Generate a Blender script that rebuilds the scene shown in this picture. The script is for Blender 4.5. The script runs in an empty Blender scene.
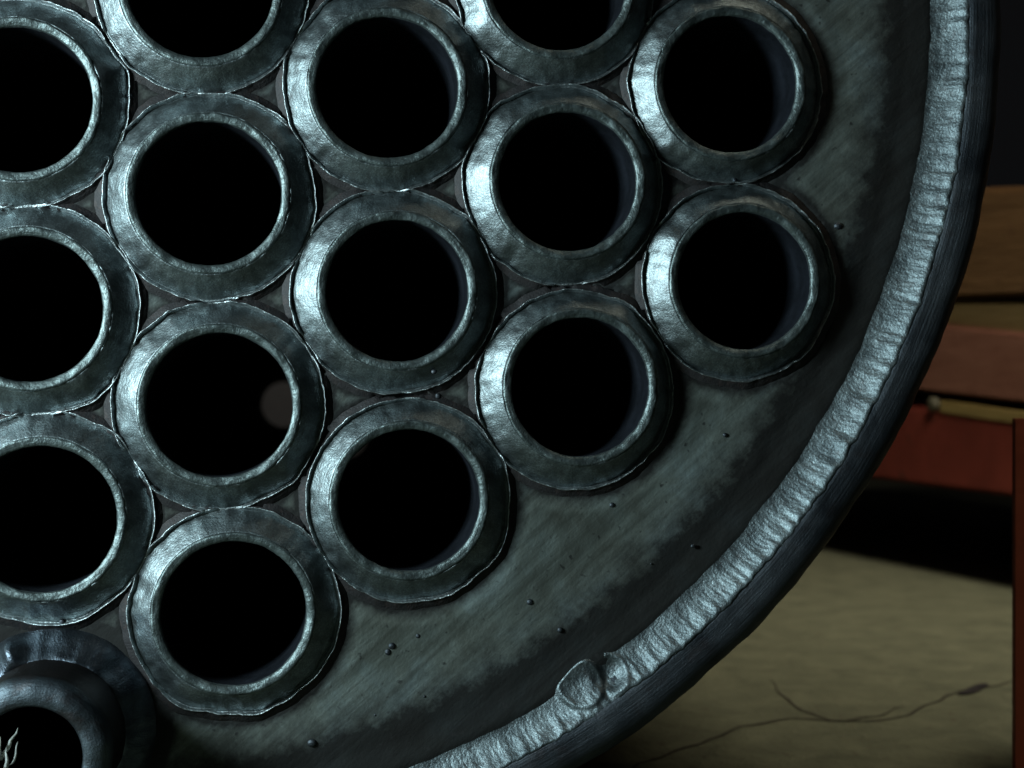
import bpy, bmesh, math, random
import numpy as np
from mathutils import Matrix, Vector, noise

random.seed(7)
C = bpy.context.scene.collection
PI = math.pi
MM = 0.001

# ------------------------------------------------------------------ camera, world, lights, exposure
CAM_H = 0.160                      # lens height above the concrete
FPX = 1480.0                       # focal length in pixels at 1024 wide
cam_d = bpy.data.cameras.new('camera')
cam_d.sensor_width = 36.0
cam_d.lens = FPX * 36.0 / 1024.0
cam_d.clip_start = 0.01
cam_d.clip_end = 60
cam_d.dof.use_dof = True
cam_d.dof.focus_distance = 0.455
cam_d.dof.aperture_fstop = 15.0
cam = bpy.data.objects.new('camera', cam_d)
C.objects.link(cam)
cam.location = (0, 0, CAM_H)
cam.rotation_euler = (math.radians(90), 0, 0)
bpy.context.scene.camera = cam

w = bpy.data.worlds.new('World')
bpy.context.scene.world = w
w.use_nodes = True
w.node_tree.nodes['Background'].inputs[0].default_value = (0.75, 0.78, 0.85, 1)
w.node_tree.nodes['Background'].inputs[1].default_value = 0.0045

def area(name, loc, target, size, size_y, power, color):
    d = bpy.data.lights.new(name, 'AREA')
    d.shape = 'RECTANGLE'; d.size = size; d.size_y = size_y
    d.energy = power; d.color = color
    o = bpy.data.objects.new(name, d); C.objects.link(o)
    o.location = loc
    o.rotation_euler = (Vector(target) - Vector(loc)).to_track_quat('-Z', 'Y').to_euler()
    return o

# cool lamp close by on the left, and one warm lamp high over the floor at the right
area('work_light', (-0.420, 0.175, 0.275), (0.03, 0.47, 0.17), 0.11, 0.12, 4.1, (0.74, 0.95, 1.0))
area('ceiling_lamp', (0.40, 0.53, 1.05), (0.30, 1.08, 0.0), 0.34, 0.34, 1.9, (1.0, 0.93, 0.74))
area('rear_fill', (-0.25, 1.85, 1.25), (-0.25, 2.4, 0.1), 0.2, 0.2, 1.2, (1.0, 0.95, 0.88))  # unseen fill, added to brighten the panel behind the tubes
bpy.data.lights['ceiling_lamp'].spread = math.radians(66)      # narrowed spread: lights the floor, not the plate
bpy.context.scene.cycles.max_bounces = 5

vs = bpy.context.scene.view_settings
vs.view_transform = 'Standard'; vs.look = 'None'; vs.gamma = 1.0; vs.exposure = 0.0
vs.use_curve_mapping = False

# ------------------------------------------------------------------ helpers
def link(name, verts, faces, mat, parent=None, smooth=True, M=None):
    me = bpy.data.meshes.new(name)
    me.from_pydata([tuple(v) for v in verts], [], faces)
    me.update()
    if smooth:
        me.polygons.foreach_set('use_smooth', [True] * len(me.polygons))
    me.materials.append(mat)
    o = bpy.data.objects.new(name, me); C.objects.link(o)
    if parent: o.parent = parent
    if M is not None: o.matrix_local = M
    return o

def tag(o, label, cat, group=None):
    o['label'] = label; o['category'] = cat
    if group: o['group'] = group
    return o

def fbm(x, y, z, oct=3):
    return noise.fractal((x, y, z), 0.9, 2.1, oct, noise_basis='PERLIN_ORIGINAL')

def revolve(profile, n, disp=None, closed_profile=False):
    """profile: list of (r, z) in mm; disp(k, theta, r, z) -> (r, z). Verts in metres."""
    V = []; Fc = []
    m = len(profile)
    for i in range(n):
        th = 2 * PI * i / n
        c, s = math.cos(th), math.sin(th)
        for k, (r, z) in enumerate(profile):
            if disp: r, z = disp(k, th, r, z)
            V.append((r * c * MM, r * s * MM, z * MM))
    for i in range(n):
        j = (i + 1) % n
        for k in range(m - 1):
            Fc.append((i * m + k, j * m + k, j * m + k + 1, i * m + k + 1))
        if closed_profile:
            Fc.append((i * m + m - 1, j * m + m - 1, j * m, i * m))
    return V, Fc

# ------------------------------------------------------------------ materials
class NT:
    def __init__(self, name):
        self.m = bpy.data.materials.new(name); self.m.use_nodes = True
        self.t = self.m.node_tree; self.n = self.t.nodes
        self.b = self.n['Principled BSDF']
        self.tc = self.n.new('ShaderNodeTexCoord')
    def new(self, t, **kw):
        nd = self.n.new(t)
        for k, v in kw.items(): setattr(nd, k, v)
        return nd
    def con(self, a, b): self.t.links.new(a, b)
    def noise(self, vec, scale, detail=4, rough=0.6, dist=0.0):
        nd = self.new('ShaderNodeTexNoise')
        nd.inputs['Scale'].default_value = scale; nd.inputs['Detail'].default_value = detail
        nd.inputs['Roughness'].default_value = rough; nd.inputs['Distortion'].default_value = dist
        self.con(vec, nd.inputs['Vector']); return nd.outputs['Fac']
    def ramp(self, fac, stops):
        nd = self.new('ShaderNodeValToRGB')
        e = nd.color_ramp.elements
        while len(e) < len(stops): e.new(0.5)
        for el, (p, c) in zip(e, stops):
            el.position = p; el.color = (*c, 1) if len(c) == 3 else c
        self.con(fac, nd.inputs[0]); return nd.outputs[0]
    def math(self, op, a, b=None, clamp=False):
        nd = self.new('ShaderNodeMath', operation=op); nd.use_clamp = clamp
        for i, v in enumerate((a, b)):
            if v is None: continue
            if isinstance(v, (int, float)): nd.inputs[i].default_value = v
            else: self.con(v, nd.inputs[i])
        return nd.outputs[0]
    def mix(self, fac, a, b, mode='MIX'):
        nd = self.new('ShaderNodeMix', data_type='RGBA', blend_type=mode)
        if isinstance(fac, (int, float)): nd.inputs[0].default_value = fac
        else: self.con(fac, nd.inputs[0])
        for i, v in ((6, a), (7, b)):
            if isinstance(v, tuple): nd.inputs[i].default_value = (*v, 1)
            else: self.con(v, nd.inputs[i])
        return nd.outputs[2]
    def bump(self, h, strength, dist, nrm=None):
        nd = self.new('ShaderNodeBump')
        nd.inputs['Strength'].default_value = strength; nd.inputs['Distance'].default_value = dist
        self.con(h, nd.inputs['Height'])
        if nrm is not None: self.con(nrm, nd.inputs['Normal'])
        return nd.outputs[0]
    def polar(self, kt, kr):
        """object coordinates turned into (angle*kt, radius*kr, z*kr): a grain that runs round the axis"""
        s = self.new('ShaderNodeSeparateXYZ'); self.con(self.tc.outputs['Object'], s.inputs[0])
        th = self.math('ARCTAN2', s.outputs[1], s.outputs[0])
        r = self.math('SQRT', self.math('ADD', self.math('MULTIPLY', s.outputs[0], s.outputs[0]),
                                        self.math('MULTIPLY', s.outputs[1], s.outputs[1])))
        c = self.new('ShaderNodeCombineXYZ')
        self.con(self.math('MULTIPLY', th, kt), c.inputs[0])
        self.con(self.math('MULTIPLY', r, kr), c.inputs[1])
        self.con(self.math('MULTIPLY', s.outputs[2], kr), c.inputs[2])
        return c.outputs[0], r, s
    def set(self, **kw):
        for k, v in kw.items():
            i = self.b.inputs[k.replace('_', ' ')]
            if isinstance(v, (int, float)): i.default_value = v
            elif isinstance(v, tuple): i.default_value = (*v, 1)
            else: self.con(v, i)

def steel(name, dark, light, rough, kt=6.0, kr=900.0, grain=0.35, pits=0.5, patch=60.0, rust=0.0, zdark=None, metal=1.0, speck=0.0):
    t = NT(name)
    obj = t.tc.outputs['Object']
    pv, r, s = t.polar(kt, kr)
    g = t.noise(pv, 1.0, 5, 0.65)
    f = t.noise(obj, 1500, 3, 0.6)
    p = t.noise(obj, patch, 5, 0.62, 0.4)
    col = t.ramp(p, [(0.32, dark), (0.66, light)])
    col = t.mix(t.math('MULTIPLY', g, 0.55), col, dark)
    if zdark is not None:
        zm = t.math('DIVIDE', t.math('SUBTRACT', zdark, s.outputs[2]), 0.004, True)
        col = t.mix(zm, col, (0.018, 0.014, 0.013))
    if rust:
        rn = t.noise(obj, patch * 2.3, 5, 0.7)
        rm = t.ramp(rn, [(0.52, (0, 0, 0)), (0.68, (rust, rust, rust))])
        col = t.mix(rm, col, (0.055, 0.035, 0.03))
    if speck:
        sk = t.ramp(t.noise(obj, 1900, 2, 0.7), [(0.38, (1, 1, 1)), (0.62, (0, 0, 0))])
        col = t.mix(t.math('MULTIPLY', sk, speck), col, dark)
    ro = t.math('ADD', t.math('MULTIPLY', p, 0.16), rough - 0.11)
    ro = t.math('ADD', ro, t.math('MULTIPLY', g, 0.12), True)
    nb = t.bump(f, pits, 0.00035)
    nb = t.bump(g, grain, 0.0006, nb)
    t.set(Base_Color=col, Metallic=metal, Roughness=ro, Normal=nb)
    return t.m

M_weld = steel('tube_weld_steel', (0.13, 0.152, 0.158), (0.37, 0.44, 0.455), 0.42, 5, 1400, 0.14, 0.42, 170, 0.5, speck=0.75)
M_bead = steel('shell_weld_steel', (0.09, 0.11, 0.118), (0.38, 0.455, 0.475), 0.46, 150, 500, 0.2, 0.6, 110, 0.55, speck=0.75)
M_burr = steel('burr_glint_steel', (0.30, 0.34, 0.35), (0.68, 0.76, 0.78), 0.40, 30, 900, 0.3, 0.6, 260, 0.6)  # paler than the weld, paints in the glint along the burr
M_shell = steel('ground_shell_steel', (0.04, 0.047, 0.056), (0.12, 0.135, 0.15), 0.5, 14, 1600, 0.4, 0.35, 45, 0.3)
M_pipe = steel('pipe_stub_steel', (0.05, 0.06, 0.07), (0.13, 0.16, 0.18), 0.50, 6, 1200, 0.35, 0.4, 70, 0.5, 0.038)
M_stubweld = steel('stub_weld_steel', (0.05, 0.06, 0.075), (0.20, 0.24, 0.28), 0.34, 40, 500, 0.35, 0.4, 120, 0.1)

def tube_mat():
    t = NT('tube_steel')
    obj = t.tc.outputs['Object']
    pv, r, s = t.polar(6, 1500)
    g = t.noise(pv, 1.0, 4, 0.6)
    p = t.noise(obj, 220, 5, 0.65)
    clean = t.ramp(p, [(0.3, (0.06, 0.075, 0.075)), (0.7, (0.20, 0.245, 0.245))])
    # bore scale, blackened further as painted shade, clean metal only on the dressed end
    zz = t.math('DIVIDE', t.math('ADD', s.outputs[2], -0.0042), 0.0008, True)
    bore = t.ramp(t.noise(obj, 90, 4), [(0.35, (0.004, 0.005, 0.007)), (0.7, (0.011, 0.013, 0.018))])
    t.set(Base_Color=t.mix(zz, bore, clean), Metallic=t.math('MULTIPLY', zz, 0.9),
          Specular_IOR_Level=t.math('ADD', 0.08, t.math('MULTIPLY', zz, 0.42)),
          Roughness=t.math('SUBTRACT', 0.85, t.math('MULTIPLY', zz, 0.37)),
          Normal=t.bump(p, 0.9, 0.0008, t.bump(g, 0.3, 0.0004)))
    return t.m
M_tube = tube_mat()

def plate_mat():
    t = NT('tube_plate_steel')
    obj = t.tc.outputs['Object']
    at = t.new('ShaderNodeAttribute', attribute_name='oxide')
    ox = at.outputs['Fac']
    mp = t.new('ShaderNodeMapping'); t.con(obj, mp.inputs[0])
    mp.vector_type = 'TEXTURE'
    mp.inputs['Rotation'].default_value = (0, 0, math.radians(38)); mp.inputs['Scale'].default_value = (1 / 14, 1 / 230, 1 / 20)
    brush = t.noise(mp.outputs[0], 1.0, 5, 0.65, 0.3)
    mp2 = t.new('ShaderNodeMapping'); t.con(obj, mp2.inputs[0])
    mp2.vector_type = 'TEXTURE'
    mp2.inputs['Rotation'].default_value = (0, 0, math.radians(62)); mp2.inputs['Scale'].default_value = (1 / 40, 1 / 420, 1 / 20)
    brush2 = t.noise(mp2.outputs[0], 1.0, 4, 0.6, 0.3)
    p = t.noise(obj, 38, 6, 0.65, 0.6)
    fine = t.noise(obj, 900, 3, 0.6)
    col = t.ramp(p, [(0.30, (0.135, 0.145, 0.125)), (0.5, (0.195, 0.225, 0.205)), (0.70, (0.25, 0.31, 0.312))])
    col = t.mix(t.ramp(brush, [(0.40, (0, 0, 0)), (0.66, (0.7, 0.7, 0.7))]), col, (0.075, 0.08, 0.068))
    # blackened heat scale round the welds, brown at its fringe
    oxn = t.math('ADD', ox, t.math('MULTIPLY', t.math('SUBTRACT', t.noise(obj, 150, 5, 0.7), 0.5), 0.7))
    col = t.mix(t.ramp(oxn, [(0.2, (0, 0, 0)), (0.75, (0.92, 0.92, 0.92))]), col, (0.010, 0.0085, 0.009))
    sp = t.noise(obj, 330, 2, 0.5)
    col = t.mix(t.ramp(sp, [(0.66, (0, 0, 0)), (0.74, (0.8, 0.8, 0.8))]), col, (0.03, 0.03, 0.03))
    ro = t.math('ADD', t.math('ADD', 0.40, t.math('MULTIPLY', ox, 0.25)), t.math('MULTIPLY', p, 0.2))
    nb = t.bump(fine, 0.35, 0.0003)
    nb = t.bump(brush, 0.2, 0.001, nb)
    nb = t.bump(brush2, 0.12, 0.0008, nb)
    t.set(Base_Color=col, Metallic=t.math('SUBTRACT', 0.75, t.math('MULTIPLY', ox, 0.65)), Roughness=ro, Normal=nb,
          Specular_IOR_Level=t.math('SUBTRACT', 0.5, t.math('MULTIPLY', ox, 0.4)))
    return t.m
M_plate = plate_mat()
M_scale = steel('heat_scale', (0.010, 0.009, 0.010), (0.028, 0.026, 0.027), 0.6, 8, 900, 0.3, 0.6, 140, 0.5, metal=0.2)

def matte(name, dark, light, scale, rough, stretch=(1, 1, 1), bump=0.4, bd=0.002, spots=None, spot_scale=60, rot=0.0, spec=0.3):
    t = NT(name)
    mp = t.new('ShaderNodeMapping'); t.con(t.tc.outputs['Object'], mp.inputs[0])
    mp.inputs['Scale'].default_value = stretch; mp.inputs['Rotation'].default_value = (0, 0, rot)
    a = t.noise(mp.outputs[0], scale, 6, 0.65, 0.5)
    b = t.noise(mp.outputs[0], scale * 9, 4, 0.6)
    col = t.ramp(a, [(0.3, dark), (0.7, light)])
    col = t.mix(t.math('MULTIPLY', b, 0.45), col, dark)
    if spots:
        sn = t.noise(t.tc.outputs['Object'], spot_scale, 4, 0.65)
        col = t.mix(t.ramp(sn, [(0.60, (0, 0, 0)), (0.70, (0.8, 0.8, 0.8))]), col, spots)
    t.set(Base_Color=col, Roughness=rough, Normal=t.bump(b, bump, bd, t.bump(a, bump, bd * 2)), Specular_IOR_Level=spec)
    return t.m

M_floor = matte('olive_concrete', (0.080, 0.083, 0.053), (0.155, 0.155, 0.099), 42, 0.85, bump=0.6, bd=0.004, spots=(0.075, 0.06, 0.04), spot_scale=130)
M_crack = matte('crack_dirt', (0.02, 0.016, 0.012), (0.035, 0.028, 0.02), 80, 0.95)
M_red = matte('red_oxide_paint', (0.18, 0.036, 0.024), (0.31, 0.062, 0.042), 14, 0.6, bump=0.25, bd=0.001, spots=(0.07, 0.03, 0.02), spot_scale=90)
M_post = matte('orange_red_paint', (0.24, 0.05, 0.026), (0.36, 0.085, 0.042), 20, 0.6, bump=0.25, bd=0.001, spots=(0.16, 0.05, 0.03), spot_scale=90)
M_pink = matte('faded_red_board', (0.22, 0.09, 0.06), (0.34, 0.16, 0.11), 9, 0.8, (1, 1, 6), 0.35, 0.001, (0.14, 0.05, 0.03), 70)
M_brown = matte('brown_timber', (0.13, 0.07, 0.028), (0.24, 0.13, 0.055), 5, 0.8, (1, 1, 14), 0.5, 0.0012, (0.08, 0.035, 0.02), 30)
M_olive = matte('weathered_timber', (0.17, 0.12, 0.05), (0.27, 0.20, 0.09), 5, 0.8, (1, 1, 14), 0.5, 0.0012)
M_batten = matte('yellow_pine', (0.24, 0.17, 0.06), (0.36, 0.27, 0.10), 8, 0.75, (1, 1, 10), 0.3, 0.001)
M_gap_shade = matte('gap_shade_dark', (0.03, 0.02, 0.02), (0.06, 0.04, 0.035), 8, 0.9)  # near-black colour stands for the shade in the gap
M_bolt = matte('greasy_bolt', (0.06, 0.055, 0.035), (0.14, 0.13, 0.09), 60, 0.5)
M_panel = matte('grey_panel_paint', (0.30, 0.29, 0.29), (0.42, 0.41, 0.41), 6, 0.8)
M_fibre = matte('pale_fibre', (0.55, 0.58, 0.55), (0.8, 0.82, 0.8), 300, 0.7)
M_chip = matte('dark_chip', (0.012, 0.01, 0.012), (0.03, 0.025, 0.025), 100, 0.8)

# ------------------------------------------------------------------ heat exchanger frame (fitted to the tube centres)
RV = np.array([-1.02900394e-02, 1.32763188e-01, 5.01044636e-02])
TV = np.array([-1.49229626e+02, 8.68082914e+01, -4.52132776e+02])
def rodr(a):
    th = np.linalg.norm(a); k = a / th
    K = np.array([[0, -k[2], k[1]], [k[2], 0, -k[0]], [-k[1], k[0], 0]])
    return np.eye(3) + math.sin(th) * K + (1 - math.cos(th)) * K @ K
RM = rodr(RV)
S = np.array([[1, 0, 0], [0, 0, -1], [0, 1, 0]])        # camera axes -> world axes
A3 = S @ RM
T3 = S @ TV * MM + np.array([0, 0, CAM_H])
Mw = Matrix([[*A3[0], T3[0]], [*A3[1], T3[1]], [*A3[2], T3[2]], [0, 0, 0, 1]])
CX, CY = 37.0, 33.5                                     # shell centre on the plate, mm
CEN = Mw @ Matrix.Translation((CX * MM, CY * MM, 0))
PITCH = 64.0
TUBE_L = 985.0

# ------------------------------------------------------------------ the floor
def add_floor():
    V = [(-4, -2, 0), (6, -2, 0), (6, 7, 0), (-4, 7, 0)]
    o = link('floor', V, [(0, 1, 2, 3)], M_floor, smooth=False)
    o['kind'] = 'structure'; o['label'] = 'olive stained concrete workshop floor'
    return o
floor = add_floor()

def on_floor(px, py):
    Z = CAM_H * FPX / (py - 384.0)
    return Vector(((px - 512.0) / FPX * Z, Z, 0))

def crack(pts, width):
    P = [on_floor(*p) for p in pts]
    Q = []
    for a, b in zip(P[:-1], P[1:]):
        for k in range(8):
            q = a.lerp(b, k / 8)
            q.x += 0.0025 * noise.noise((q.x * 60, q.y * 60, 3)); q.y += 0.004 * noise.noise((q.x * 70, q.y * 50, 9))
            Q.append(q)
    Q.append(P[-1])
    V = []; F = []
    n = len(Q)
    for i, q in enumerate(Q):
        d = (Q[min(i + 1, n - 1)] - Q[max(i - 1, 0)]).normalized()
        s = Vector((-d.y, d.x, 0))
        wd = width * (0.55 + 0.9 * abs(noise.noise((i * 0.35, width * 900, 1)))) * min(1, 4 * i / n + .25, 4 * (n - 1 - i) / n + .25)
        V += [q + s * wd + Vector((0, 0, 0.0004)), q - s * wd + Vector((0, 0, 0.0004))]
    for i in range(n - 1):
        F.append((2 * i, 2 * i + 1, 2 * i + 3, 2 * i + 2))
    return link('crack', V, F, M_crack, floor, smooth=False)
crack([(600, 790), (640, 765), (690, 747), (740, 728), (790, 719), (840, 722), (880, 716), (905, 706)], 0.0012)
crack([(768, 680), (785, 697), (802, 711), (830, 721), (868, 722), (905, 716), (935, 703), (962, 692), (1000, 685), (1030, 676)], 0.0011)

# ------------------------------------------------------------------ heat exchanger
hx = bpy.data.objects.new('heat_exchanger', None); C.objects.link(hx)
hx.matrix_world = CEN
hx.empty_display_size = 0.1
tag(hx, 'round steel heat exchanger end with welded tubes in a ring-welded shell', 'heat exchanger')
def loc(X, Y, Z=0):                                     # plate mm -> exchanger-local metres
    return Vector(((X - CX) * MM, (Y - CY) * MM, Z * MM))

# tube positions: measured offsets from the lattice for those in the picture
meas = {(0, 0): (-.9, -.88), (0, 1): (-.8, -.26), (0, 2): (.3, .12), (1, -.5): (-.25, .73), (1, .5): (-.94, .86),
        (1, 1.5): (-.79, -.13), (1, 2.5): (.29, -.14), (2, 0): (0, .28), (2, 1): (-.1, .64), (2, 2): (.34, -.75),
        (3, -.5): (.32, .82), (3, .5): (.1, 1.04), (3, 1.5): (.8, -.23), (4, 0): (-.74, -1.2), (4, 1): (.6, -.73)}
toes = {(4, 1): (-.07, -.98), (4, 0): (-.98, -.1), (1, .5): (-.63, .47), (2, 1): (-.88, .99), (3, 1.5): (-.46, -1.02),
        (2, 2): (.84, -1.32), (1, 2.5): (.78, .2), (3, .5): (-.98, .4), (2, 0): (.12, 1.1), (1, 1.5): (-1.2, -.08)}
BOSS = (0, 3)
sites = []
for c in range(-5, 7):
    for k in range(-6, 8):
        r = k + (0.5 if c % 2 else 0.0)
        X, Y = c * PITCH * 3 ** .5 / 2, -r * PITCH
        key = (c, r)
        if key in meas: sites.append((key, X, Y)); continue
        if key == BOSS: continue
        if math.hypot(X - CX, Y - CY) > 205: continue
        if c >= 1 and r > 0 and key not in meas: continue        # blank margin of the plate seen in the picture
        sites.append((key, X, Y))
boss_xy = (0.0, -3 * PITCH)

TZ = 6.1
TUBE_P = [(22.0, -TUBE_L), (22.0, -400), (22.0, -150), (22.0, -60), (22.0, -20), (22.0, 0), (22.05, TZ - 1.6), (22.12, TZ - 0.8), (22.45, TZ - 0.42), (23.3, TZ - 0.18),
          (24.1, TZ - 0.02), (24.6, TZ - 0.05), (24.95, TZ - 0.5), (25.0, TZ - 2.5), (25.1, -12), (25.1, -TUBE_L)]
def tube_mesh(seed):
    def d(k, th, r, z):
        if 6 <= k <= 13:
            a = fbm(math.cos(th) * 4 + seed * 7, math.sin(th) * 4, k * .25, 3)
            b = fbm(math.cos(th) * 22 + seed * 3, math.sin(th) * 22, k * .6, 2)
            z += a * 0.45 + b * 0.22
            r += (a * 0.22 + b * 0.14) * (1 if k < 10 else .5)
        return r, z
    return revolve(TUBE_P, 128, d, True)

def weld_profile():
    P = [(24.3, 2.0), (24.5, 4.9), (24.75, 5.6)]
    n = 20
    for i in range(n + 1):
        u = i / n
        P.append((25.1 + u * 6.2, 5.6 - 6.05 * (0.84 * u + 0.16 * u * u)))
    # undercut toe below the plate, then the raised burr where the weld bit into it
    P += [(31.45, -0.42), (31.7, -0.05), (31.98, 0.50), (32.22, 0.95), (32.42, 0.85), (32.75, 0.15), (34.6, 0.08), (34.9, -0.9)]
    return P
WP = weld_profile()
def weld_mesh(seed, ox=0.0, oy=0.0, n=220, near=()):
    m = len(WP)
    def d(k, th, r, z):
        c, s = math.cos(th), math.sin(th)
        u = (r - 24.6) / 9.0
        w_ = fbm(c * 2.2 + seed * 5.3, s * 2.2, 0.3, 3)                    # wandering toe
        w2 = fbm(c * 9 + seed * 2.1, s * 9, u * 2, 3)
        rip = fbm(c * 40 + seed, s * 40, u * 12, 2)
        e = max(0.0, min(1.0, (r - 25.2) / 5.5))
        r2 = r + e * (ox * c + oy * s) + e * (0.35 * math.sin(seed * 12.9) + w_ * 0.7) + e * w2 * 0.3
        l1 = math.exp(-((((th - seed * 1.9 + PI) % (2 * PI)) - PI) / .16) ** 2); l2 = math.exp(-((((th - seed * 3.3 + PI) % (2 * PI)) - PI) / .09) ** 2)
        r2 += e * (0.9 * l1 - 0.5 * l2)
        z2 = z
        if 2 <= k <= m - 9: z2 += math.sin(PI * min(1, u * 1.25)) * (0.8 * l1 - 0.5 * l2 + 0.25 * fbm(c * 3 + seed, s * 3, 8, 2))
        if 2 <= k <= m - 9:
            z2 += w2 * 0.13 + rip * 0.08 + w_ * 0.25 * math.sin(PI * min(1, u * 1.3))
        elif m - 6 <= k <= m - 4:
            z2 += rip * 0.30 + w2 * 0.30 + 0.22 * w_
        if k >= m - 6:
            for nx, ny in near:                                            # never bury a neighbour's toe
                if math.hypot(r2 * c - nx, r2 * s - ny) < 32.1: z2 = -1.6; break
        return r2, z2
    return revolve(WP, n, d)

def scale_lip(o):
    # heat scale on the plate side of the burr
    m = len(WP); o.data.materials.append(M_scale); o.data.materials.append(M_burr)
    o.data.polygons.foreach_set('material_index', [1 if i % (m - 1) >= m - 4 else 2 if i % (m - 1) >= m - 8 else 0 for i in range(len(o.data.polygons))])
shared = {}
vis = set(meas)
random.seed(3)
for key, X, Y in sites:
    if key in vis:
        sd = hash(key) % 97 + key[0] * 1.37 + key[1] * 3.1
        sd = key[0] * 13.7 + key[1] * 5.9 + 20
        ox, oy = meas[key]
        tx, ty = toes.get(key, meas[key])
        V, F = tube_mesh(sd)
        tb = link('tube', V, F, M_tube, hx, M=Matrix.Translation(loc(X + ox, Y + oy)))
        near = [(a - X, b - Y) for k2, a, b in sites if k2 != key and math.hypot(a - X, b - Y) < 80]
        V, F = weld_mesh(sd, (tx - ox) * .7, (ty - oy) * .7, near=near)
        scale_lip(link('weld_ring', V, F, M_weld, tb))
    else:
        v = (key[0] * 7 + int(key[1] * 2)) % 3
        if v not in shared:
            V, F = tube_mesh(200 + v * 9)
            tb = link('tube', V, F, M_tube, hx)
            V, F = weld_mesh(200 + v * 9, near=[(64 * math.cos(a * PI / 3 + PI / 6), 64 * math.sin(a * PI / 3 + PI / 6)) for a in range(6)])
            wr = link('weld_ring', V, F, M_weld, tb); scale_lip(wr)
            shared[v] = (tb, wr)
        else:
            t0, w0 = shared[v]
            tb = t0.copy(); C.objects.link(tb); tb.parent = hx
            wr = w0.copy(); C.objects.link(wr); wr.parent = tb
        tb.matrix_local = Matrix.Translation(loc(X, Y)) @ Matrix.Rotation((key[0] * 2 + int(key[1] * 2)) % 6 * PI / 3, 4, 'Z')
        wr.matrix_local = Matrix.Identity(4)

# ---- tube plate: a fine sheet with the tube holes left open
def plate():
    st = 1.4; R = 260.0
    cs = np.array([(X + meas.get(k, (0, 0))[0], Y + meas.get(k, (0, 0))[1]) for k, X, Y in sites] + [boss_xy])
    hr = np.array([32.3] * len(sites) + [18.0])
    n = int(2 * R / st) + 1
    g = np.linspace(-R, R, n)
    GX, GY = np.meshgrid(g + CX, g + CY, indexing='ij')
    D = np.full(GX.shape, 1e9); H = np.zeros(GX.shape, bool)
    for (x, y), h in zip(cs, hr):
        d = np.hypot(GX - x, GY - y); D = np.minimum(D, d); H |= d < h
    RR = np.hypot(GX - CX, GY - CY)
    ok = ~H & (RR <= R)
    idx = -np.ones(GX.shape, int); V = []; O = []
    for i, j in np.argwhere(ok):
        x, y = GX[i, j], GY[i, j]
        idx[i, j] = len(V)
        z = (0.35 * fbm(x * .035, y * .035, 5, 3) + 0.12 * fbm(x * .2, y * .2, 2, 2)) * max(0.0, min(1.0, (D[i, j] - 34) / 8))
        rr = RR[i, j]
        z -= 0.9 * max(0.0, min(1.0, (rr - 238) / 9)) ** 1.5 + 1.5 * max(0.0, min(1.0, (rr - 255) / 5))            # ground-out trough along the shell weld
        V.append(((x - CX) * MM, (y - CY) * MM, z * MM))
        o1 = max(0.0, 1 - max(0.0, D[i, j] - 33.5) / 7.0)
        o2 = max(0.0, min(1.0, (rr - 222) / 26))
        O.append(max(o1, o2))
    F = []
    for i in range(n - 1):
        a, b = idx[i], idx[i + 1]
        for j in range(n - 1):
            q = (a[j], b[j], b[j + 1], a[j + 1])
            if min(q) >= 0: F.append(tuple(int(v) for v in q))
    o = link('tube_plate', V, F, M_plate, hx)
    at = o.data.attributes.new('oxide', 'FLOAT', 'POINT')
    at.data.foreach_set('value', O)
    md = o.modifiers.new('thickness', 'SOLIDIFY'); md.thickness = 0.014; md.offset = -1
    return o
tp = plate()
rear = tp.copy(); C.objects.link(rear); rear.parent = hx
rear.matrix_local = Matrix.Translation((0, 0, -(TUBE_L - 16) * MM))
rear.modifiers.clear()

# ---- shell: thick rolled wall, ground end face with a broken outer edge
def shell():
    P = [(259, -1000), (259, -8), (259, -3), (262, 0.0), (265.0, 3.2), (266.6, 4.7), (269, 5.2), (272, 5.4), (274.5, 5.9), (276.8, 4.6), (278.6, 2.6),
         (279.6, 0.4), (280, -3), (280, -30), (280, -1000)]
    def d(k, th, r, z):
        if 2 <= k <= 12:
            c, s = math.cos(th), math.sin(th)
            a = fbm(c * 9, s * 9, k * .12, 4); b = fbm(c * 60, s * 60, k * .4, 2)
            z += a * .4 + b * .16; r += a * .8 + b * .12
        return r, z
    V, F = revolve(P, 900, d, True)
    return link('shell', V, F, M_shell, hx)
sh = shell()

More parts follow.
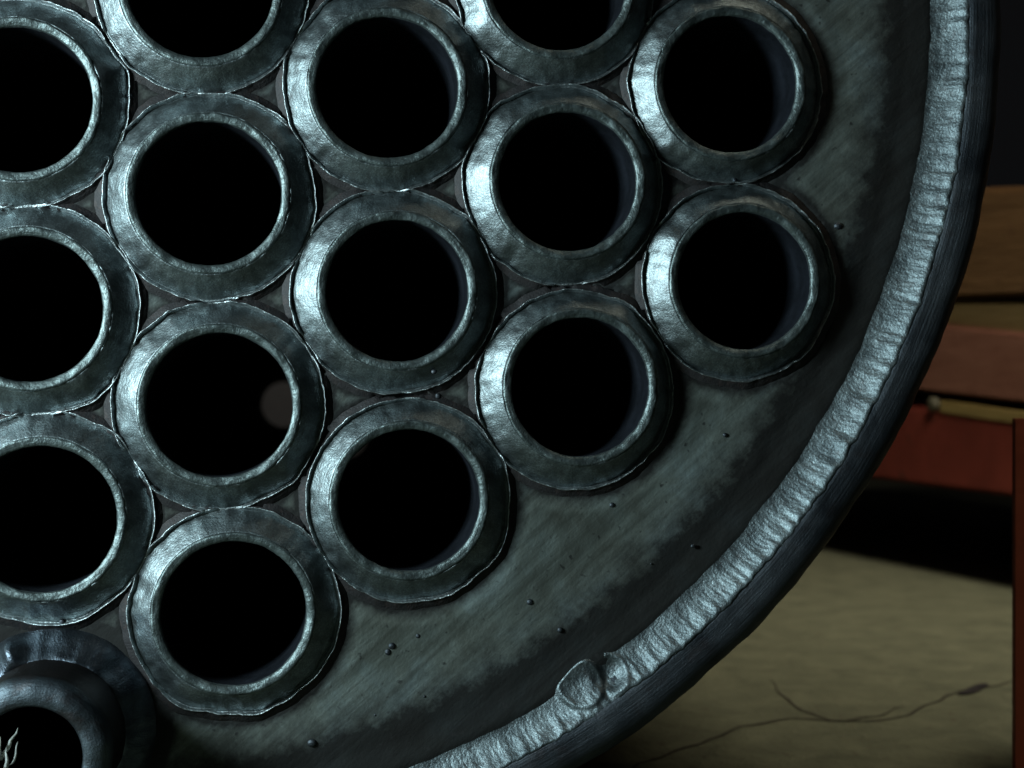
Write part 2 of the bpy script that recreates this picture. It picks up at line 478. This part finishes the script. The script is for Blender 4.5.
# ---- shell fillet weld, rippled, with the stop crater where the bead was closed
def to_plate(px, py, z):
    d = np.array([(px - 512) / FPX, -(py - 384) / FPX, -1.0])
    c0 = -RM.T @ TV; dd = RM.T @ d
    return c0 + dd * (z - c0[2]) / dd[2]
bl = to_plate(583, 686, 6) - np.array([CX, CY, 0]); BTH = math.atan2(bl[1], bl[0]); BR = math.hypot(bl[0], bl[1])
cr = to_plate(612, 676, 6) - np.array([CX, CY, 0]); CTH = math.atan2(cr[1], cr[0]); CRR = math.hypot(cr[0], cr[1])
def bead():
    V = []; F = []; m = 30
    lo, hi = math.radians(-95), math.radians(25)
    ths = list(np.linspace(lo, hi, 1500)) + list(np.linspace(hi, lo + 2 * PI, 700))[1:-1]
    n = len(ths)
    for th in ths:
        c, s = math.cos(th), math.sin(th)
        arc = th * 258.0
        low = fbm(c * 7, s * 7, 1.0, 3)
        mid = fbm(c * 40, s * 40, 2.0, 2)
        thin = 1.0 - 0.25 * max(0.0, min(1.0, (BTH - th) / 0.05)) if th < 0 else 1.0
        r0 = 253.2 + low * 1.3 + mid * .25 + (1 - thin) * 10
        r1 = 266.9 + low * .7 + fbm(c * 75, s * 75, 4, 2) * .9
        eb = math.exp(-((th - BTH) * 258 / 8.0) ** 4)
        r0 -= 1.2 * eb; r1 += 0.5 * eb
        for k in range(m):
            u = k / (m - 1)
            r = r0 + (r1 - r0) * u
            # concave fillet climbing to the shell with a rolled outer shoulder
            z = -1.5 + 7.4 * (0.16 * u + 0.84 * u ** 2.0)
            if u > 0.86: z -= ((u - 0.86) / .14) ** 2 * 1.1
            env = math.sin(PI * min(1, max(0, u))) ** .5
            chev = arc - 3.2 * (1 - (2 * u - 1) ** 2) * -1.0          # ripple crests bow along the travel
            rip = math.sin(chev * 2 * PI / 1.45 + 2.6 * fbm(c * 30, s * 30, u * 1.5, 2))
            z += env * (0.04 * rip * (0.3 + u) + 0.18 * fbm(c * 30, s * 30, u * 1.6, 2) + 0.11 * fbm(c * 190, s * 190, u * 9, 2))
            z += env * 0.7 * low
            # stop lump and crater
            dx, dy = r * c - BR * math.cos(BTH), r * s - BR * math.sin(BTH)
            d1 = math.hypot(dx, dy)
            if d1 < 15: z += 1.1 * math.exp(-(d1 / 7.6) ** 6) - 1.0 * math.exp(-(d1 / 4.4) ** 2) + 0.7 * math.exp(-((d1 - 7.0) / 1.1) ** 2)
            dx, dy = r * c - CRR * math.cos(CTH), r * s - CRR * math.sin(CTH)
            d2 = math.hypot(dx, dy)
            if d2 < 12: z += -2.2 * min(1.0, u * 1.6) * math.exp(-(d2 / 4.8) ** 3) + 0.7 * math.exp(-((d2 - 5.6) / 1.0) ** 2) * (dx > -1)
            V.append((r * c * MM, r * s * MM, z * MM))
        V.append(((r1 + .2) * c * MM, (r1 + .2) * s * MM, 2.0 * MM))
        V.append(((r0 - .4) * c * MM, (r0 - .4) * s * MM, -3.0 * MM))
    q = m + 2
    for i in range(n):
        j = (i + 1) % n
        for k in range(q - 2):
            F.append((i * q + k, i * q + k + 1, j * q + k + 1, j * q + k))
        F.append((i * q + q - 1, i * q, j * q, j * q + q - 1))
    return link('shell_weld', V, F, M_bead, hx)
bead()

# ---- pipe stub standing out of the plate at the lower left
def stub():
    P = [(14.4, -200), (14.4, 0), (14.4, 38.6), (14.7, 39.6), (15.4, 40.2), (17.5, 40.2), (19.8, 39.6), (21.4, 38.2), (22.3, 36.0), (22.5, 32), (22.5, 20), (22.5, 8), (22.5, -10), (22.5, -200)]
    def d(k, th, r, z):
        c, s = math.cos(th), math.sin(th)
        a = fbm(c * 3, s * 3, k * .3 + 11, 3)
        return r + a * .25 * (k > 3), z + (a * .35 if 2 <= k <= 8 else 0)
    V, F = revolve(P, 128, d, True)
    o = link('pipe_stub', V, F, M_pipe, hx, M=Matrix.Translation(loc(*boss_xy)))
    W = [(22.0, 9.5), (22.6, 9.2), (23.4, 8.4), (24.4, 7.2), (25.5, 6.0), (26.6, 4.8), (27.7, 3.7), (28.7, 2.5), (29.6, 1.3), (30.3, 0.3), (31.0, -.6)]
    def d2(k, th, r, z):
        c, s = math.cos(th), math.sin(th)
        a = fbm(c * 4 + 3, s * 4, .7, 3); b = fbm(c * 14, s * 14, k * .3, 3)
        e = math.sin(PI * k / 10)
        lump = math.exp(-((((th - math.radians(112) + PI) % (2 * PI)) - PI) / .15) ** 2)
        lump2 = math.exp(-((((th - math.radians(70) + PI) % (2 * PI)) - PI) / .10) ** 2)
        return r + a * 1.3 * e + lump * e * 1.2, z + e * (a * .6 + b * .3 + lump * 3.8 + lump2 * 1.6)
    V, F = revolve(W, 160, d2)
    link('weld_ring', V, F, M_stubweld, o)
stub()

# ---- weld spatter stuck to the plate
def spatter():
    bm = bmesh.new()
    spots = [(530, 602, 1.1), (693, 546, .8), (600, 700, .7), (312, 743, 1.5), (838, 226, 1.5), (130, 96, 1.1), (735, 180, .8), (433, 372, 1.0),
             (438, 396, .9), (612, 505, .9), (392, 646, 1.2), (388, 652, 1.0), (418, 636, .8), (440, 690, .7), (765, 366, .7), (795, 364, .6),
             (725, 435, .8), (560, 630, .9), (540, 540, .5), (470, 640, .6), (860, 150, .6), (850, 70, .6), (840, 262, .6), (700, 440, .6), (360, 720, .7),
             (145, 675, .7), (62, 622, .9), (247, 742, .6), (520, 660, .7), (505, 682, .6)]
    rnd = random.Random(5)
    for _ in range(14):
        spots.append((rnd.uniform(240, 900), rnd.uniform(0, 760), rnd.uniform(.2, .4)))
    for px, py, r in spots:
        if .45 < r < .8: continue
        p = to_plate(px, py, 0)
        rr = math.hypot(p[0] - CX, p[1] - CY)
        if rr > 248: continue
        if any(math.hypot(p[0] - X, p[1] - Y) < 30 for k, X, Y in sites): 
            if r < .6: continue
        zz = 0
        for k, X, Y in sites:
            d = math.hypot(p[0] - X, p[1] - Y)
            if d < 31.5: zz = 5.25 * (1 - max(0, min(1, (d - 25.8) / 5.2)) ** 1.35)
        M = Matrix.Translation(loc(p[0], p[1], zz + r * .05)) @ Matrix.Diagonal((r * MM, r * MM * rnd.uniform(.8, 1.2), r * MM * .55, 1))
        bmesh.ops.create_icosphere(bm, subdivisions=2, radius=1, matrix=M)
    me = bpy.data.meshes.new('weld_spatter'); bm.to_mesh(me); bm.free()
    me.polygons.foreach_set('use_smooth', [True] * len(me.polygons))
    me.materials.append(M_shell)
    o = bpy.data.objects.new('weld_spatter', me); C.objects.link(o); o.parent = tp; o['kind'] = 'stuff'
spatter()

# ------------------------------------------------------------------ pale frayed strands lodged in the stub's bore
def strands():
    V = []; F = []
    base = Vector((boss_xy[0], boss_xy[1], 0))
    paths = [[(-13.6, -3, 24), (-9.5, -1, 29), (-6.0, 3.5, 32), (-3.0, 8.5, 34)],
             [(-14.0, -4, 24), (-10.5, -2, 30), (-8.5, 2, 33), (-7.8, 6.5, 34)],
             [(-13.8, -6, 22), (-8, -4, 28), (-5.0, -1, 31), (-3.4, 4.5, 33)],
             [(-13.0, -8, 20), (-9, -6, 28), (-7.0, -2, 32), (-6.2, 3, 34)],
             [(-14.0, -1, 26), (-12, 1, 30), (-11, 4, 32), (-10.6, 6.5, 33)]]
    for q, pth in enumerate(paths):
        P = [base + Vector(p) + Vector((0, 0, 3.5)) for p in pth]
        pts = []
        for i in range(13):
            u = i / 12 * (len(P) - 1); a = min(int(u), len(P) - 2); f = u - a
            v = P[a].lerp(P[a + 1], f)
            v += Vector((noise.noise((u * 2, q, 0)), noise.noise((u * 2, q, 5)), 0)) * .5
            pts.append(v)
        b0 = len(V)
        for i, v in enumerate(pts):
            rad = (1.15 - .3 * (q % 3)) * (1 - i / 12) ** .8 + .10
            for k in range(6):
                a = k * PI / 3
                V.append(loc(v.x + rad * math.cos(a), v.y + rad * .5 * math.sin(a), v.z + rad * math.sin(a)))
        for i in range(12):
            for k in range(6):
                F.append((b0 + i * 6 + k, b0 + i * 6 + (k + 1) % 6, b0 + i * 6 + 6 + (k + 1) % 6, b0 + i * 6 + 6 + k))
        F.append(tuple(b0 + k for k in range(6))); F.append(tuple(b0 + 72 + k for k in reversed(range(6))))
    o = link('fibre_strand', [CEN @ v for v in V], F, M_fibre)
    tag(o, 'pale frayed fibre strands lodged inside the bore of the pipe stub', 'fibre strands')
strands()

# ------------------------------------------------------------------ red rack with stacked boards, behind at the right
PA = Vector((0.319, 1.32, 0)); PB = Vector((0.3875, 1.12, 0))
U = (PB - PA); UL = U.length; U.normalize()
W = Vector((-U.y, U.x, 0))                              # inward, away from the exchanger
if W.x < 0: W = -W
def slab(name, a0, a1, za, zb, set_back, depth, mat, parent=None, bev=0.002, seg_noise=0.0):
    """box whose front face follows the line A-B; za/zb = (bottom, top) heights above the floor at A and at B"""
    def h(s, k): return za[k] + (zb[k] - za[k]) * s / UL
    bm = bmesh.new()
    n = 14
    rows = []
    for i in range(n + 1):
        s = a0 + (a1 - a0) * i / n
        jit = seg_noise * noise.noise((s * 9, za[0] * 50, 2)); jit2 = seg_noise * noise.noise((s * 7, za[1] * 50, 8))
        f0 = PA + U * s + W * (set_back + jit2); f1 = f0 + W * depth
        rows.append([bm.verts.new(f0 + Vector((0, 0, h(s, 0) + jit))), bm.verts.new(f0 + Vector((0, 0, h(s, 1) + jit2))),
                     bm.verts.new(f1 + Vector((0, 0, h(s, 1) + jit2))), bm.verts.new(f1 + Vector((0, 0, h(s, 0) + jit)))])
    for i in range(n):
        for k in range(4):
            bm.faces.new((rows[i][k], rows[i][(k + 1) % 4], rows[i + 1][(k + 1) % 4], rows[i + 1][k]))
    bm.faces.new(rows[0][::-1]); bm.faces.new(rows[-1])
    bmesh.ops.recalc_face_normals(bm, faces=bm.faces)
    eds = [e for e in bm.edges if e.calc_face_angle(0) > 1.0]
    bmesh.ops.bevel(bm, geom=eds, offset=bev, segments=2, affect='EDGES')
    me = bpy.data.meshes.new(name); bm.to_mesh(me); bm.free(); me.materials.append(mat)
    o = bpy.data.objects.new(name, me); C.objects.link(o)
    if parent: o.parent = parent
    return o

rack = bpy.data.objects.new('steel_rack', None); C.objects.link(rack)
tag(rack, 'low red painted steel rack beam under the stack of boards', 'rack')
ZRA, ZRB = (0.0762, 0.1457), (0.0737, 0.1320)
slab('beam', -0.80, 0.62, ZRA, ZRB, 0.0, 0.035, M_red, rack, 0.003, 0.0008)
slab('beam', -0.80, 0.62, ZRA, ZRB, 0.34, 0.035, M_red, rack, 0.003)
def post(s, back):
    p = PA + U * s + W * back
    t = 0.030; hh = 0.100
    V = []
    for z in (0, hh):
        for a, b in ((0, 0), (t, 0), (t, t), (0, t)):
            q = p + U * a + W * b; V.append((q.x, q.y, z))
    return link('leg', V, [(0, 3, 2, 1), (4, 5, 6, 7), (0, 1, 5, 4), (1, 2, 6, 5), (2, 3, 7, 6), (3, 0, 4, 7)], M_red, rack, False)
for s in (-0.76, 0.56):
    for b in (0.0025, 0.3425): post(s, b)
def bolt():
    s = 0.096
    zc = 0.1457 + (0.1320 - 0.1457) * s / UL + 0.0035
    p = PA + U * s + Vector((0, 0, zc))
    P = [(0.0, 1.6), (2.5, 1.6), (4.4, 1.4), (5.6, 0.8), (6.0, 0.0), (6.0, -6.0)]
    V, F = revolve(P, 20)
    R = (-W).to_track_quat('Z', 'Y').to_matrix().to_4x4()
    link('bolt', V, F, M_bolt, rack, M=Matrix.Translation(p - W * .0020) @ R)
bolt()
tag(slab('timber_batten', 0.106, 0.60, (0.1432, 0.1540), (0.1296, 0.1388), -0.0008, 0.05, M_batten, None, 0.0006, 0.0006),
    'thin yellow timber batten lying on the red rack beam', 'batten')
tag(slab('gap_filler', -0.78, 0.60, (0.1453, 0.1605), (0.1316, 0.1460), 0.052, 0.26, M_gap_shade, None, 0.001),  # added strip, its dark colour paints the shaded gap under the board
    'added dark filler for the shaded gap under the faded red board', 'board')
tag(slab('red_board', -0.78, 0.60, (0.1600, 0.2200), (0.1456, 0.1985), 0.0, 0.34, M_pink, None, 0.002, 0.0010),
    'thick faded red board lying above the yellow batten', 'board')
tag(slab('weathered_board', -0.78, 0.60, (0.2195, 0.2345), (0.1980, 0.2215), 0.004, 0.34, M_olive, None, 0.0015, 0.0016),
    'thin weathered olive board below the dark slot', 'board')
tag(slab('brown_board', -0.78, 0.60, (0.2340, 0.3330), (0.2262, 0.3100), 0.002, 0.34, M_brown, None, 0.004, 0.0016),
    'thick brown timber on top of the board stack', 'board')

# ------------------------------------------------------------------ red upright at the right edge
def upright():
    Z = 0.60
    x0 = (1015.5 - 512) / FPX * Z
    V = []; F = []
    prof = [(0, 0), (.034, 0), (.034, .034), (.030, .034), (.030, .004), (0, .004)]
    for z in (0.0, 0.146):
        for a, b in prof: V.append((x0 + a, Z + b, z))
    n = 6
    for k in range(n): F.append((k, (k + 1) % n, n + (k + 1) % n, n + k))
    F.append((0, 5, 4, 1)); F.append((1, 4, 3, 2)); F.append((6, 7, 10, 11)); F.append((7, 8, 9, 10))
    root = bpy.data.objects.new('steel_upright', None); C.objects.link(root); root.location = (x0, Z, 0)
    V = [(a - x0, b - Z, c) for a, b, c in V]
    link('angle_post', V, F, M_post, root, False)
    V = [(a, b, c) for c in (-0.001, 0.005) for a, b in ((.012, -.004), (.06, -.004), (.06, .033), (.012, .033))]
    link('base_plate', V, [(0, 3, 2, 1), (4, 5, 6, 7), (0, 1, 5, 4), (1, 2, 6, 5), (2, 3, 7, 6), (3, 0, 4, 7)], M_red, root, False)
    tag(root, 'short upright red angle iron post standing on the concrete', 'post')
upright()

# ------------------------------------------------------------------ chip on the floor at the end of the crack
def chip():
    a, b = on_floor(958, 695), on_floor(992, 685)
    bm = bmesh.new()
    bmesh.ops.create_icosphere(bm, subdivisions=3, radius=1)
    L = (b - a).length / 2; d = (b - a).normalized(); c = (a + b) / 2
    for v in bm.verts:
        f = 1 + .35 * noise.noise(v.co * 1.7)
        x, y, z = v.co.x * L * f, v.co.y * 0.003 * f, max(-.0005, v.co.z * 0.0012 * f + .0006)
        q = c + d * x + Vector((-d.y, d.x, 0)) * (y + .0015 * math.sin(v.co.x * 2.5)) + Vector((0, 0, z))
        v.co = q
    me = bpy.data.meshes.new('debris_chip'); bm.to_mesh(me); bm.free(); me.materials.append(M_chip)
    o = bpy.data.objects.new('debris_chip', me); C.objects.link(o)
    tag(o, 'small dark sliver of debris lying on the floor crack', 'debris')
chip()

# ------------------------------------------------------------------ grey panel beyond the far end, glimpsed through a tube
def panel():
    c = CEN @ Vector((0, 0, -1.95)); 
    V = [(c.x + a, c.y + b, z) for z in (0, 0.75) for a, b in ((-.45, 0), (.30, 0), (.30, .03), (-.45, .03))]
    o = link('grey_panel', V, [(0, 3, 2, 1), (4, 5, 6, 7), (0, 1, 5, 4), (1, 2, 6, 5), (2, 3, 7, 6), (3, 0, 4, 7)], M_panel, smooth=False)
    tag(o, 'grey panel standing beyond the far end, glimpsed through a tube', 'panel')
panel()
